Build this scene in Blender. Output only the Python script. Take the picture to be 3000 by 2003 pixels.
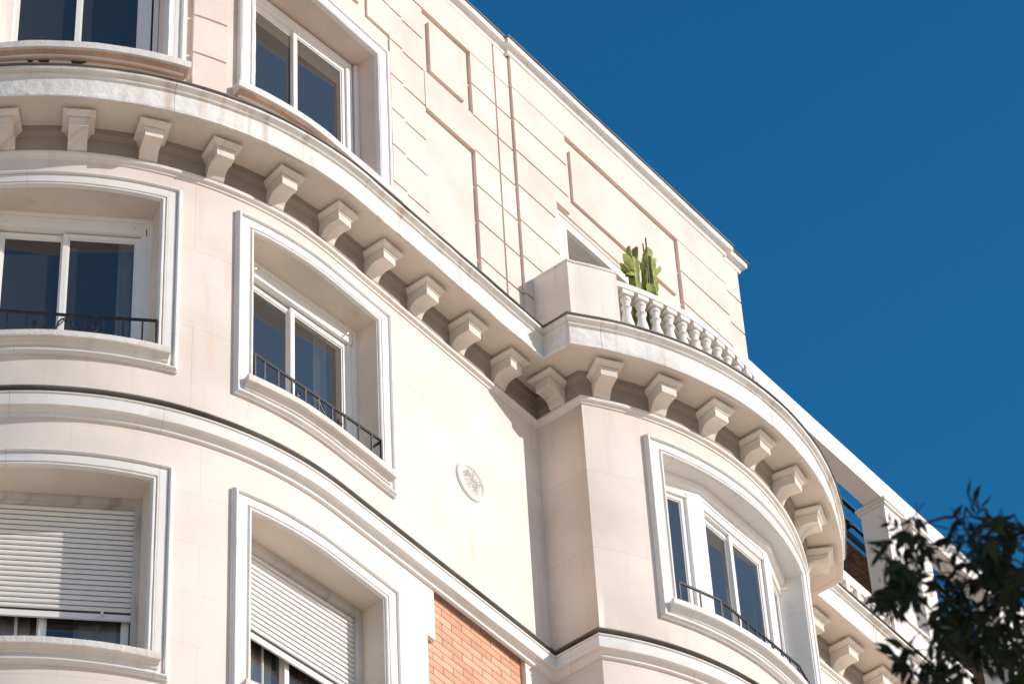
import bpy, bmesh, math, random
from math import sin, cos, pi, sqrt, radians, atan2, asin
from mathutils import Vector, Matrix, noise
random.seed(7)
scn = bpy.context.scene
for o in list(bpy.data.objects): bpy.data.objects.remove(o)
COL = scn.collection

# ------------------------------------------------------------------ camera
cam = bpy.data.cameras.new('camera')
camo = bpy.data.objects.new('camera', cam); COL.objects.link(camo); scn.camera = camo
yaw, pit, roll, FPX = radians(54.0), radians(45.0), radians(-3.63), 10540.0
fw = Vector((sin(yaw)*cos(pit), cos(yaw)*cos(pit), sin(pit)))
rt = Vector((cos(yaw), -sin(yaw), 0)); up = rt.cross(fw)
R2 = cos(roll)*rt + sin(roll)*up; U2 = -sin(roll)*rt + cos(roll)*up
CAM = Vector((-21.327, -15.258, 0.0))
M = Matrix((R2, U2, -fw)).transposed().to_4x4(); M.translation = CAM
camo.matrix_world = M
cam.sensor_width = 36; cam.lens = FPX/3000*36
cam.clip_start = 0.1; cam.clip_end = 3000
cam.dof.use_dof = True; cam.dof.focus_distance = 36.0; cam.dof.aperture_fstop = 9.0
scn.render.resolution_x = 1024; scn.render.resolution_y = 683

def ray(px, py):
    return fw + ((px-1500)/FPX)*R2 - ((py-1001.5)/FPX)*U2

# ------------------------------------------------------------------ light
SUN = Vector((0.42, -1.0, 0.52)).normalized()
elev = asin(SUN.z); azim = atan2(SUN.x, SUN.y)
w = bpy.data.worlds.new('World'); scn.world = w; w.use_nodes = True
nt = w.node_tree; bg = nt.nodes['Background']
sky = nt.nodes.new('ShaderNodeTexSky'); sky.sky_type = 'NISHITA'; sky.sun_disc = False
sky.sun_elevation = elev; sky.sun_rotation = azim
sky.air_density = 1.0; sky.dust_density = 0.8; sky.ozone_density = 3.0; sky.altitude = 600
hs = nt.nodes.new('ShaderNodeMix'); hs.data_type = 'RGBA'; hs.blend_type = 'MULTIPLY'; hs.inputs[0].default_value = 1.0   # polarised, deep blue sky
gcoord = nt.nodes.new('ShaderNodeTexCoord'); sep = nt.nodes.new('ShaderNodeSeparateXYZ'); nt.links.new(gcoord.outputs['Generated'], sep.inputs[0])
tr = nt.nodes.new('ShaderNodeValToRGB'); nt.links.new(sep.outputs[2], tr.inputs[0]); el = tr.color_ramp.elements   # deep blue overhead, pale towards the horizon
el[0].position = 0.10; el[0].color = (1.0, 0.95, 0.92, 1); el[1].position = 0.90; el[1].color = (0.13, 0.83, 1.08, 1)
e_ = el.new(0.42); e_.color = (0.62, 0.97, 1.08, 1); e_ = el.new(0.60); e_.color = (0.18, 1.06, 1.38, 1)
nt.links.new(tr.outputs[0], hs.inputs[7]); nt.links.new(sky.outputs[0], hs.inputs[6])
nt.links.new(hs.outputs[2], bg.inputs[0]); bg.inputs[1].default_value = 0.084
sl = bpy.data.lights.new('sun', 'SUN'); sl.energy = 3.1; sl.angle = radians(0.5); sl.color = (1.0, 0.927, 0.872)
so = bpy.data.objects.new('sun', sl); COL.objects.link(so)
so.rotation_euler = SUN.to_track_quat('Z', 'Y').to_euler(); so.location = (0, -20, 60)
scn.view_settings.view_transform = 'Standard'; scn.view_settings.look = 'None'
scn.view_settings.exposure = 0.50; scn.view_settings.gamma = 1.0

# ------------------------------------------------------------------ materials
def new_mat(name):
    m = bpy.data.materials.new(name); m.use_nodes = True
    nt = m.node_tree; p = nt.nodes['Principled BSDF']
    return m, nt, p
def N(nt, t, **kw):
    n = nt.nodes.new(t)
    for k, v in kw.items():
        if k.startswith('i_'): n.inputs[int(k[2:])].default_value = v
        else: setattr(n, k, v)
    return n
def ramp(nt, src, a, b, ca=(0,0,0,1), cb=(1,1,1,1)):
    r = nt.nodes.new('ShaderNodeValToRGB'); r.color_ramp.elements[0].position = a; r.color_ramp.elements[1].position = b
    r.color_ramp.elements[0].color = ca; r.color_ramp.elements[1].color = cb
    nt.links.new(src, r.inputs[0]); return r.outputs[0]
def mix(nt, fac, a, b, mode='MIX'):
    n = nt.nodes.new('ShaderNodeMix'); n.data_type = 'RGBA'; n.blend_type = mode
    for s, i in ((fac, 0), (a, 6), (b, 7)):
        if isinstance(s, (int, float)): n.inputs[i].default_value = s
        elif isinstance(s, tuple): n.inputs[i].default_value = s
        else: nt.links.new(s, n.inputs[i])
    return n.outputs[2]
def c4(c): return (c[0], c[1], c[2], 1)

def plaster(name, col, var=0.06, fine=0.25, bumpd=0.01, streak=None, streak_amt=0.0, blot=None, blot_amt=0.0,
            brick=None, rough=0.85, wob=0.0, grime=0.0):
    """painted render / stone: soft tone variation, run-off streaks, blotches, hairline joints, trowel bump"""
    m, nt, p = new_mat(name); L = nt.links
    tc = nt.nodes.new('ShaderNodeTexCoord'); geo = nt.nodes.new('ShaderNodeNewGeometry')
    pos = geo.outputs['Position']
    n1 = N(nt, 'ShaderNodeTexNoise'); n1.inputs['Scale'].default_value = 1.3; n1.inputs['Detail'].default_value = 6
    L.new(pos, n1.inputs['Vector'])
    dark = c4([x*(1-var*2.2) for x in col]); lite = c4([min(1, x*(1+var*0.8)) for x in col])
    base = ramp(nt, n1.outputs[0], 0.32, 0.68, dark, lite)
    # vertical run-off streaks in (s,z)
    mp = N(nt, 'ShaderNodeMapping'); mp.inputs['Scale'].default_value = (9, 0.9, 1); L.new(tc.outputs['UV'], mp.inputs[0])
    n2 = N(nt, 'ShaderNodeTexNoise'); n2.inputs['Scale'].default_value = 1.0; n2.inputs['Detail'].default_value = 5; L.new(mp.outputs[0], n2.inputs['Vector'])
    if streak:
        f = ramp(nt, n2.outputs[0], 0.54, 0.80)
        mm = N(nt, 'ShaderNodeMath', operation='MULTIPLY'); L.new(f, mm.inputs[0]); mm.inputs[1].default_value = streak_amt
        base = mix(nt, mm.outputs[0], base, c4(streak))
    if blot:
        n3 = N(nt, 'ShaderNodeTexNoise'); n3.inputs['Scale'].default_value = 3.1; n3.inputs['Detail'].default_value = 8; n3.inputs['Roughness'].default_value = 0.7
        L.new(pos, n3.inputs['Vector'])
        f = ramp(nt, n3.outputs[0], 0.58, 0.74)
        mm = N(nt, 'ShaderNodeMath', operation='MULTIPLY'); L.new(f, mm.inputs[0]); mm.inputs[1].default_value = blot_amt
        base = mix(nt, mm.outputs[0], base, c4(blot))
    if grime:
        mg_ = N(nt, 'ShaderNodeMapping'); mg_.inputs['Scale'].default_value = (1.4, 16, 1); L.new(tc.outputs['UV'], mg_.inputs[0])
        ng = N(nt, 'ShaderNodeTexNoise'); ng.inputs['Scale'].default_value = 1.0; ng.inputs['Detail'].default_value = 9; ng.inputs['Roughness'].default_value = 0.75; L.new(mg_.outputs[0], ng.inputs['Vector'])
        f = ramp(nt, ng.outputs[0], 0.57, 0.69); mm = N(nt, 'ShaderNodeMath', operation='MULTIPLY'); L.new(f, mm.inputs[0]); mm.inputs[1].default_value = grime
        base = mix(nt, mm.outputs[0], base, (0.20,0.17,0.13,1))
    nf = N(nt, 'ShaderNodeTexNoise'); nf.inputs['Scale'].default_value = 55; nf.inputs['Detail'].default_value = 4; L.new(pos, nf.inputs['Vector'])
    nc = N(nt, 'ShaderNodeTexNoise'); nc.inputs['Scale'].default_value = 9; nc.inputs['Detail'].default_value = 5; L.new(pos, nc.inputs['Vector'])
    h = N(nt, 'ShaderNodeMath', operation='MULTIPLY_ADD'); L.new(nc.outputs[0], h.inputs[0]); h.inputs[1].default_value = 1.5+wob
    L.new(nf.outputs[0], h.inputs[2])
    height = h.outputs[0]
    if brick:
        bw, bh, ox, oz, mort, dk = brick
        mb = N(nt, 'ShaderNodeMapping'); mb.inputs['Location'].default_value = (ox, oz, 0); L.new(tc.outputs['UV'], mb.inputs[0])
        bt = N(nt, 'ShaderNodeTexBrick'); bt.offset = 0.5; bt.squash = 1.0
        bt.inputs['Scale'].default_value = 1.0; bt.inputs['Brick Width'].default_value = bw; bt.inputs['Row Height'].default_value = bh
        bt.inputs['Mortar Size'].default_value = mort; bt.inputs['Mortar Smooth'].default_value = 0.3; bt.inputs['Bias'].default_value = 0
        bt.inputs['Color1'].default_value = (1,1,1,1); bt.inputs['Color2'].default_value = (0.985,0.975,0.965,1); bt.inputs['Mortar'].default_value = (dk,dk*.97,dk*.93,1)
        L.new(mb.outputs[0], bt.inputs[0])
        base = mix(nt, 1.0, base, bt.outputs['Color'], 'MULTIPLY')
    b = N(nt, 'ShaderNodeBump'); b.inputs['Strength'].default_value = fine; b.inputs['Distance'].default_value = bumpd; L.new(height, b.inputs['Height'])
    L.new(b.outputs[0], p.inputs['Normal']); L.new(base, p.inputs['Base Color']); p.inputs['Roughness'].default_value = rough
    p.inputs['Specular IOR Level'].default_value = 0.25
    return m

MW_UP = plaster('stucco_upper', (0.785,0.685,0.605), 0.06, 0.16, 0.006, (0.70,0.52,0.39), 0.65, brick=(2.32,1.008,0.122,-0.873,0.0035,0.80))
MW_LO = plaster('stucco_lower', (0.79,0.70,0.625), 0.04, 0.16, 0.006, (0.72,0.57,0.44), 0.30, brick=(1.16,0.561,0.012,-0.275,0.0030,0.84))
MW_AT = plaster('stucco_attic', (0.775,0.635,0.545), 0.07, 0.28, 0.010, (0.74,0.55,0.40), 0.25, (0.72,0.56,0.43), 0.25)
MTRIM = plaster('trim_paint', (0.80,0.77,0.73), 0.03, 0.25, 0.008, (0.62,0.51,0.40), 0.22, grime=0.25, brick=(1.31,60.0,0.45,7,0.003,0.68))
MCORN = plaster('cornice_paint', (0.80,0.77,0.72), 0.06, 0.20, 0.016, (0.50,0.38,0.26), 0.85, (0.44,0.37,0.29), 0.50, wob=3.5, grime=0.40, brick=(1.93,60.0,0.3,7,0.004,0.55))
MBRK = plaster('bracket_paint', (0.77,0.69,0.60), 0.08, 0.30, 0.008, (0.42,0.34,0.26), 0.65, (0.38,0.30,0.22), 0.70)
MARC = plaster('architrave_paint', (0.80,0.745,0.68), 0.05, 0.25, 0.008, (0.60,0.47,0.35), 0.4, (0.55,0.42,0.31), 0.3)
MFRZ = plaster('shaded_sooty_frieze', (0.34,0.285,0.235), 0.12, 0.30, 0.008, (0.30,0.23,0.17), 0.5, (0.27,0.21,0.16), 0.5)  # grime tone, darkened further to paint in the shadow between brackets
MSOOTSHADE = plaster('sooty_gap_shade', (0.14,0.11,0.085), 0.2)  # soot plus painted shade, deepens the gap above the bracket caps
MSOF = plaster('soffit_plaster', (0.72,0.63,0.53), 0.06, 0.35, 0.010, None, 0, (0.50,0.37,0.25), 0.5)
MSILL = plaster('sill_stone', (0.80,0.74,0.67), 0.06, 0.50, 0.012, (0.50,0.42,0.34), 0.35, (0.48,0.38,0.29), 0.4)
MTERR = plaster('terracotta_paint', (0.66,0.41,0.28), 0.15, 0.5, 0.010, (0.30,0.16,0.10), 0.5, (0.25,0.13,0.09), 0.5)
MLEAD = plaster('flashing_metal', (0.19,0.175,0.155), 0.25, 0.4, 0.006, (0.10,0.08,0.06), 0.6, rough=0.6)
MWORN = plaster('worn_paint', (0.60,0.56,0.52), 0.12, 0.9, 0.010, (0.20,0.16,0.13), 0.9, (0.22,0.18,0.15), 0.5)
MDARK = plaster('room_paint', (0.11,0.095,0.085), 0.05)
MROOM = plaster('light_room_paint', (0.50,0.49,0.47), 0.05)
MCURT = plaster('curtain_cloth', (0.66,0.61,0.56), 0.05, 0.1)
MWHITE = plaster('white_masonry', (0.84,0.775,0.715), 0.02, 0.18, 0.006, (0.70,0.60,0.50), 0.10)
MCAP = plaster('coping_paint', (0.80,0.76,0.71), 0.05, 0.5, 0.012, (0.50,0.36,0.26), 0.5, (0.55,0.40,0.30), 0.35)
MBOX = plaster('balcony_paint', (0.86,0.79,0.71), 0.04, 0.25, 0.008, (0.60,0.42,0.31), 0.55, (0.66,0.52,0.42), 0.35)
MGND = plaster('pavement', (0.74,0.575,0.43), 0.03)
MSTREET = plaster('opposite_facade', (0.62,0.52,0.42), 0.05)

def simple(name, col, rough=0.5, metal=0.0, var=0.0, spec=0.5):
    m, nt, p = new_mat(name)
    p.inputs['Roughness'].default_value = rough; p.inputs['Metallic'].default_value = metal
    p.inputs['Specular IOR Level'].default_value = spec
    n = N(nt, 'ShaderNodeTexNoise'); n.inputs['Scale'].default_value = 14; n.inputs['Detail'].default_value = 5
    g = nt.nodes.new('ShaderNodeNewGeometry'); nt.links.new(g.outputs['Position'], n.inputs['Vector'])
    c = ramp(nt, n.outputs[0], 0.3, 0.7, c4([x*(1-var) for x in col]), c4([x*(1+var) for x in col]))
    nt.links.new(c, p.inputs['Base Color']); return m
MPVC = simple('white_pvc', (0.82,0.785,0.745), 0.35, 0, 0.02)
MSHUT = simple('shutter_slats', (0.78,0.745,0.70), 0.5, 0, 0.04)
MSLIT = simple('slat_gap', (0.04,0.036,0.034), 0.8, 0, 0.1)
MIRON = simple('wrought_iron', (0.035,0.03,0.028), 0.45, 0.3, 0.4)
MSTEEL = simple('dark_green_steel', (0.03,0.05,0.05), 0.45, 0.4, 0.2)
MREED = simple('reed', (0.16,0.085,0.045), 0.8, 0, 0.5)
MSTICK = simple('stake_wood', (0.20,0.13,0.10), 0.8, 0, 0.3)
MPOT = simple('clay_pot', (0.45,0.22,0.13), 0.8, 0, 0.1)
MBARK = simple('bark', (0.022,0.018,0.014), 0.9, 0, 0.3)

def glass_mat():
    m = bpy.data.materials.new('window_glass'); m.use_nodes = True; nt = m.node_tree
    for n in list(nt.nodes): nt.nodes.remove(n)
    out = nt.nodes.new('ShaderNodeOutputMaterial'); gl = nt.nodes.new('ShaderNodeBsdfGlossy'); tr = nt.nodes.new('ShaderNodeBsdfTransparent')
    gl.inputs['Roughness'].default_value = 0.01; gl.inputs['Color'].default_value = (0.92,0.95,1,1); tr.inputs[0].default_value = (0.80,0.82,0.82,1)
    fr = nt.nodes.new('ShaderNodeFresnel'); fr.inputs[0].default_value = 1.9
    geo = nt.nodes.new('ShaderNodeNewGeometry'); nz = N(nt, 'ShaderNodeTexNoise'); nz.inputs['Scale'].default_value = 1.5
    nt.links.new(geo.outputs['Position'], nz.inputs['Vector'])
    b = N(nt, 'ShaderNodeBump'); b.inputs['Strength'].default_value = 0.05; b.inputs['Distance'].default_value = 0.02
    nt.links.new(nz.outputs[0], b.inputs['Height']); nt.links.new(b.outputs[0], gl.inputs['Normal'])
    mx = nt.nodes.new('ShaderNodeMixShader'); nt.links.new(fr.outputs[0], mx.inputs[0]); nt.links.new(tr.outputs[0], mx.inputs[1]); nt.links.new(gl.outputs[0], mx.inputs[2])
    df = nt.nodes.new('ShaderNodeBsdfDiffuse'); df.inputs[0].default_value = (0.55,0.52,0.50,1)
    m2 = nt.nodes.new('ShaderNodeMixShader'); m2.inputs[0].default_value = 0.055
    nt.links.new(mx.outputs[0], m2.inputs[1]); nt.links.new(df.outputs[0], m2.inputs[2]); nt.links.new(m2.outputs[0], out.inputs[0]); return m
MGLASS = glass_mat()

def brick_mat():
    m, nt, p = new_mat('brick_panel'); L = nt.links
    tc = nt.nodes.new('ShaderNodeTexCoord'); mb = N(nt, 'ShaderNodeMapping'); mb.inputs['Location'].default_value = (0.02, 0.05, 0); L.new(tc.outputs['UV'], mb.inputs[0])
    bt = N(nt, 'ShaderNodeTexBrick'); bt.offset = 0.5
    for k, v in (('Scale',1.0),('Brick Width',0.29),('Row Height',0.0868),('Mortar Size',0.006),('Mortar Smooth',0.15),('Bias',0.0)): bt.inputs[k].default_value = v
    bt.inputs['Color1'].default_value = (0.74,0.45,0.30,1); bt.inputs['Color2'].default_value = (0.62,0.32,0.19,1); bt.inputs['Mortar'].default_value = (0.33,0.17,0.11,1)
    # wobbly courses
    n0 = N(nt, 'ShaderNodeTexNoise'); n0.inputs['Scale'].default_value = 9; L.new(tc.outputs['UV'], n0.inputs['Vector'])
    va = N(nt, 'ShaderNodeVectorMath', operation='MULTIPLY_ADD'); L.new(n0.outputs['Color'], va.inputs[0]); va.inputs[1].default_value = (0.012,0.008,0); L.new(mb.outputs[0], va.inputs[2])
    L.new(va.outputs[0], bt.inputs[0])
    n = N(nt, 'ShaderNodeTexNoise'); n.inputs['Scale'].default_value = 6; n.inputs['Detail'].default_value = 7; L.new(tc.outputs['UV'], n.inputs['Vector'])
    v = ramp(nt, n.outputs[0], 0.3, 0.75, (0.86,0.84,0.82,1), (1.08,1.07,1.05,1))
    L.new(mix(nt, 1.0, bt.outputs['Color'], v, 'MULTIPLY'), p.inputs['Base Color'])
    nf = N(nt, 'ShaderNodeTexNoise'); nf.inputs['Scale'].default_value = 60; L.new(tc.outputs['UV'], nf.inputs['Vector'])
    h = N(nt, 'ShaderNodeMath', operation='MULTIPLY_ADD'); L.new(bt.outputs['Fac'], h.inputs[0]); h.inputs[1].default_value = -1.6; L.new(nf.outputs[0], h.inputs[2])
    b = N(nt, 'ShaderNodeBump'); b.inputs['Strength'].default_value = 0.7; b.inputs['Distance'].default_value = 0.012; L.new(h.outputs[0], b.inputs['Height']); L.new(b.outputs[0], p.inputs['Normal'])
    p.inputs['Roughness'].default_value = 0.9; return m
MBRICK = brick_mat()

def leaf_mat(name, a, b2, scale=5):
    m, nt, p = new_mat(name); n = N(nt, 'ShaderNodeTexNoise'); n.inputs['Scale'].default_value = scale
    g = nt.nodes.new('ShaderNodeNewGeometry'); nt.links.new(g.outputs['Position'], n.inputs['Vector'])
    c = ramp(nt, n.outputs[0], 0.35, 0.65, c4(a), c4(b2)); nt.links.new(c, p.inputs['Base Color']); p.inputs['Roughness'].default_value = 0.6
    p.inputs['Specular IOR Level'].default_value = 0.2
    return m
MLEAF = leaf_mat('dark_leaves', (0.010,0.015,0.006), (0.028,0.040,0.012))
MCACT = leaf_mat('cactus_skin', (0.13,0.18,0.02), (0.33,0.36,0.08), 14)
MCACTE = leaf_mat('cactus_rib_edge', (0.50,0.52,0.26), (0.62,0.60,0.36), 9)

# ------------------------------------------------------------------ mesh helpers
class MB:
    def __init__(s): s.v = []; s.f = []; s.uv = []; s.mi = []
    def add(s, vs, fs, uvs=None, mi=0):
        o = len(s.v); s.v += [tuple(x) for x in vs]
        if uvs is None: uvs = [(x[0], x[2]) for x in vs]
        s.uv += [tuple(u) for u in uvs]
        for f in fs: s.f.append(tuple(i+o for i in f)); s.mi.append(mi)
    def box(s, a, b, X=None, mi=0):
        """box a..b in local axes; X maps local->world"""
        vs = [Vector((x, y, z)) for x in (a[0], b[0]) for y in (a[1], b[1]) for z in (a[2], b[2])]
        if X: vs = [X(v) for v in vs]
        s.add(vs, [(0,1,3,2),(4,6,7,5),(0,4,5,1),(2,3,7,6),(0,2,6,4),(1,5,7,3)], None, mi)
    def build(s, name, mats, parent=None, smooth=True, ang=28, merge=True, bevel=0.0, fixn=True):
        me = bpy.data.meshes.new(name); me.from_pydata(s.v, [], s.f)
        if not isinstance(mats, (list, tuple)): mats = [mats]
        for m in mats: me.materials.append(m)
        for p, i in zip(me.polygons, s.mi): p.material_index = i
        ul = me.uv_layers.new(name='UVMap')
        for l in me.loops: ul.data[l.index].uv = s.uv[l.vertex_index]
        bm = bmesh.new(); bm.from_mesh(me)
        if merge: bmesh.ops.remove_doubles(bm, verts=bm.verts, dist=0.0004)
        if fixn: bmesh.ops.recalc_face_normals(bm, faces=bm.faces)
        bm.to_mesh(me); bm.free()
        if smooth:
            me.polygons.foreach_set('use_smooth', [True]*len(me.polygons)); me.set_sharp_from_angle(angle=radians(ang))
        me.update()
        o = bpy.data.objects.new(name, me); COL.objects.link(o)
        if bevel:
            md = o.modifiers.new('b', 'BEVEL'); md.width = bevel; md.segments = 2; md.limit_method = 'ANGLE'; md.angle_limit = radians(40)
        if parent: o.parent = parent
        return o
def empty(name, label, cat, group=None, kind=None, loc=(0,0,0)):
    o = bpy.data.objects.new(name, None); COL.objects.link(o); o.location = loc
    o['label'] = label; o['category'] = cat
    if group: o['group'] = group
    if kind: o['kind'] = kind
    return o
def tube(mb, pts, r, n=6, mi=0, closed=False):
    pts = [Vector(p) for p in pts]; rings = []
    rr = r if isinstance(r, (list, tuple)) else [r]*len(pts)
    prev = None
    for i, p in enumerate(pts):
        a = pts[max(i-1, 0)]; b = pts[min(i+1, len(pts)-1)]; t = (b-a).normalized()
        if prev is None: x = t.orthogonal().normalized()
        else:
            x = prev - t*prev.dot(t); x = x.normalized() if x.length > 1e-6 else t.orthogonal().normalized()
        prev = x; y = t.cross(x); rings.append([p + (x*cos(2*pi*k/n)+y*sin(2*pi*k/n))*rr[i] for k in range(n)])
    vs = [v for R in rings for v in R]; fs = []
    for i in range(len(pts)-1):
        for k in range(n): fs.append((i*n+k, i*n+(k+1) % n, (i+1)*n+(k+1) % n, (i+1)*n+k))
    fs.append(tuple(range(n))[::-1]); fs.append(tuple((len(pts)-1)*n+k for k in range(n)))
    mb.add(vs, fs, None, mi)

# ------------------------------------------------------------------ facade plan
TCX, TCY, TR = -3.19, 3.575, 3.575          # corner tower circle
BCX, BCY, BR = 1.95, 2.19, 3.38             # bay circle
BTH = asin(BCX/BR)                          # half angle of the bay
BY0 = BCY - BR*cos(BTH)                     # y where the bay arc meets its side walls
BX1 = 2*BCX
def PT(s, o):                                # main facade: s = length along wall (0 at bay corner, negative left), o = outward
    if s >= TCX: return (s, -o)
    a = (TCX-s)/TR
    return (TCX-(TR+o)*sin(a), TCY-(TR+o)*cos(a))
def PBay(s, o):
    a = s/BR; return (BCX+(BR+o)*sin(a), BCY-(BR+o)*cos(a))
def P3(P, s, o, z): x, y = P(s, o); return Vector((x, y, z))
SL = -9.9
def svals(P, a, b, step=0.07):
    if P is PT:
        if a >= TCX: return [a, b]
        e = min(b, TCX); n = max(1, int((e-a)/step+0.999)); r = [a+(e-a)*i/n for i in range(n+1)]
        if b > TCX+1e-6: r.append(b)
        return r
    if P is PBay:
        n = max(1, int((b-a)/step+0.999)); return [a+(b-a)*i/n for i in range(n+1)]
    return [a, b]
def frames_of(P, a, b, k=1.0, step=0.07):
    out = []
    for s in svals(P, a, b, step):
        p0 = Vector(P(s, 0)); p1 = Vector(P(s, 1)); out.append((p0, (p1-p0)*k, s))
    return out
def full_frames(kb=0.95, s0=SL, s1=14.0):
    fr = frames_of(PT, s0, -1e-9)[:-1] if False else frames_of(PT, s0, 0.0)[:-1]
    fr.append((Vector((0,0)), Vector((-kb,-1.0)), 0.0))
    nl = Vector((-1,0)); na = Vector((-sin(BTH), -cos(BTH))); m = (nl+na)/(1+nl.dot(na))
    fr.append((Vector((0,BY0)), m*kb, 0.57))
    arc = frames_of(PBay, -BR*BTH, BR*BTH, kb)[1:-1]
    fr += [(a, b, s+0.57+BR*BTH) for a, b, s in arc]
    nr = Vector((1,0)); nb = Vector((sin(BTH), -cos(BTH))); m = (nr+nb)/(1+nr.dot(nb))
    e = 0.57+2*BR*BTH
    fr.append((Vector((BX1,BY0)), m*kb, e)); fr.append((Vector((BX1,0)), Vector((kb,-1.0)), e+0.57)); fr.append((Vector((s1,0)), Vector((0,-1)), e+0.57+s1-BX1))
    return fr
def sweep(mb, fr, prof, closed=False, caps=True, mi=0, wob=0.0, seed=0):
    """prof: list of (o,z). wob: hand-run irregularity in metres"""
    if wob:
        nf = []
        for a, b in zip(fr[:-1], fr[1:]):
            n = max(1, int((b[0]-a[0]).length/0.11)); 
            for i in range(n): t = i/n; nf.append((a[0].lerp(b[0], t), a[1].lerp(b[1], t), a[2]+(b[2]-a[2])*t))
        nf.append(fr[-1]); fr = nf
    n = len(prof); vs = []; uv = []
    L = [0]
    for j in range(1, n): L.append(L[-1]+abs(prof[j][0]-prof[j-1][0])+abs(prof[j][1]-prof[j-1][1]))
    for p, d, s in fr:
        for j, (o, z) in enumerate(prof):
            dz = do = 0
            if wob:
                q = noise.noise(Vector((s*2.3+seed, j*7.7, 0)))+0.5*noise.noise(Vector((s*7.9+seed, j*3.3, 5)))
                do = wob*q; dz = wob*0.7*noise.noise(Vector((s*3.1+seed, j*5.1, 9)))
                if o <= 0.001: do = 0
            x = p + d*(o+do); vs.append((x.x, x.y, z+dz)); uv.append((s, z+o))
    fs = []; m = n if closed else n-1
    for i in range(len(fr)-1):
        for j in range(m):
            k = (j+1) % n; fs.append((i*n+j, (i+1)*n+j, (i+1)*n+k, i*n+k))
    if caps and n > 2:
        fs.append(tuple(range(n))); fs.append(tuple((len(fr)-1)*n+j for j in range(n)))
    mb.add(vs, fs, uv, mi)

def relief(mb, P, S, Z, fn, mi=0, smax=0.07):
    """stepped wall sheet over (s,z); fn(s,z) -> offset or None (opening)"""
    S = sorted(set(round(x, 5) for x in S)); Z = sorted(set(round(x, 5) for x in Z))
    subs = [svals(P, a, b, smax) for a, b in zip(S[:-1], S[1:])]
    off = {}
    for i in range(len(S)-1):
        for j in range(len(Z)-1): off[i, j] = fn((S[i]+S[i+1])/2, (Z[j]+Z[j+1])/2)
    def quad(pts):
        mb.add([P3(P, s, o, z) for s, o, z in pts], [(0,1,2,3)], [(s, z) for s, o, z in pts], mi)
    for (i, j), o in off.items():
        if o is None: continue
        ss = subs[i]
        for a, b in zip(ss[:-1], ss[1:]): quad([(a,o,Z[j]),(b,o,Z[j]),(b,o,Z[j+1]),(a,o,Z[j+1])])
        o2 = off.get((i+1, j))
        if o2 is not None and abs(o2-o) > 1e-5: quad([(S[i+1],o,Z[j]),(S[i+1],o2,Z[j]),(S[i+1],o2,Z[j+1]),(S[i+1],o,Z[j+1])])
        o2 = off.get((i, j+1))
        if o2 is not None and abs(o2-o) > 1e-5:
            for a, b in zip(ss[:-1], ss[1:]): quad([(a,o,Z[j+1]),(b,o,Z[j+1]),(b,o2,Z[j+1]),(a,o2,Z[j+1])])

def surround(mb, P, s0, s1, z0, z1, prof, mi=0, step=0.07, wob=0.0):
    """mitred architrave around a rectangular opening; prof (inward distance, offset)"""
    K = []
    ns = max(2, len(svals(P, s0, s1, step)))
    if P is PT and s0 >= TCX: ns = 2
    if wob: ns = max(ns, int((s1-s0)/0.12)); nz = int((z1-z0)/0.12)
    else: nz = 1
    for d, o in prof:
        a, b, c, e = s0+d, s1-d, z0+d, z1-d
        ring = [(a+(b-a)*i/ns, c) for i in range(ns)] + [(b, c+(e-c)*i/nz) for i in range(nz)] + [(b-(b-a)*i/ns, e) for i in range(ns)] + [(a, e-(e-c)*i/nz) for i in range(nz)]
        K.append([(s, o, z) for s, z in ring])
    n = len(K[0]); vs = []; uv = []
    for j, ring in enumerate(K):
        for i, (s, o, z) in enumerate(ring):
            w = 0
            if wob and o > 0.004: w = wob*(noise.noise(Vector((s*4, z*4, j*3.0)))+0.5*noise.noise(Vector((s*13, z*13, j*3.0))))
            vs.append(P3(P, s+w, max(o+w, 0.002) if o > 0.004 else o, z+w)); uv.append((s, z))
    fs = []
    for j in range(len(K)-1):
        for i in range(n): k = (i+1) % n; fs.append((j*n+i, j*n+k, (j+1)*n+k, (j+1)*n+i))
    mb.add(vs, fs, uv, mi)

# ================================================================== BUILDING
B = empty('apartment_building', 'cream and peach apartment building with a rounded corner, a bowed bay and a bracketed cornice', 'building')

# ---- lower walls (relief with window openings and recessed brick panel)
W1 = (-6.93, -4.905); W2 = (-4.355, -2.325)
ZU = (22.40, 24.775); ZL = (18.88, 21.255)
D = 0.2
holes = [(a+D, b-D, z0+D, z1-D) for a, b in (W1, W2) for z0, z1 in (ZU, ZL)]
tooth = [(21.05, 21.65), (19.93, 20.49), (18.81, 19.37), (17.7, 18.25)]
def lowfn(s, z):
    for a, b, c, d in holes:
        if a < s < b and c < z < d: return None
    if z < 21.66 and s < -0.44 and z > 12:
        e = -1.90
        for c, d in tooth:
            if c < z < d: e = -1.785
        if s > e: return -0.05
    return 0.0
def band(mb, z0, z1, fn, P=PT, S0=SL, S1=0.0, extraS=(), extraZ=()):
    relief(mb, P, [S0, S1]+[x for x in extraS if S0 < x < S1], [z0, z1]+[x for x in extraZ if z0 < x < z1], fn)
hs = [x for h in holes for x in h[:2]]; hz = [x for h in holes for x in h[2:]]
mb = MB(); band(mb, 21.66, 25.64, lowfn, extraS=hs, extraZ=hz); mb.build('wall', MW_UP, B)
mb = MB(); band(mb, 12.0, 21.66, lambda s, z: (None if lowfn(s, z) == -0.05 else lowfn(s, z)), extraS=hs+[-1.90, -1.785, -0.44], extraZ=hz+[x for t in tooth for x in t])
band(mb, -1.6, 12.0, lambda s, z: 0.0)
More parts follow.
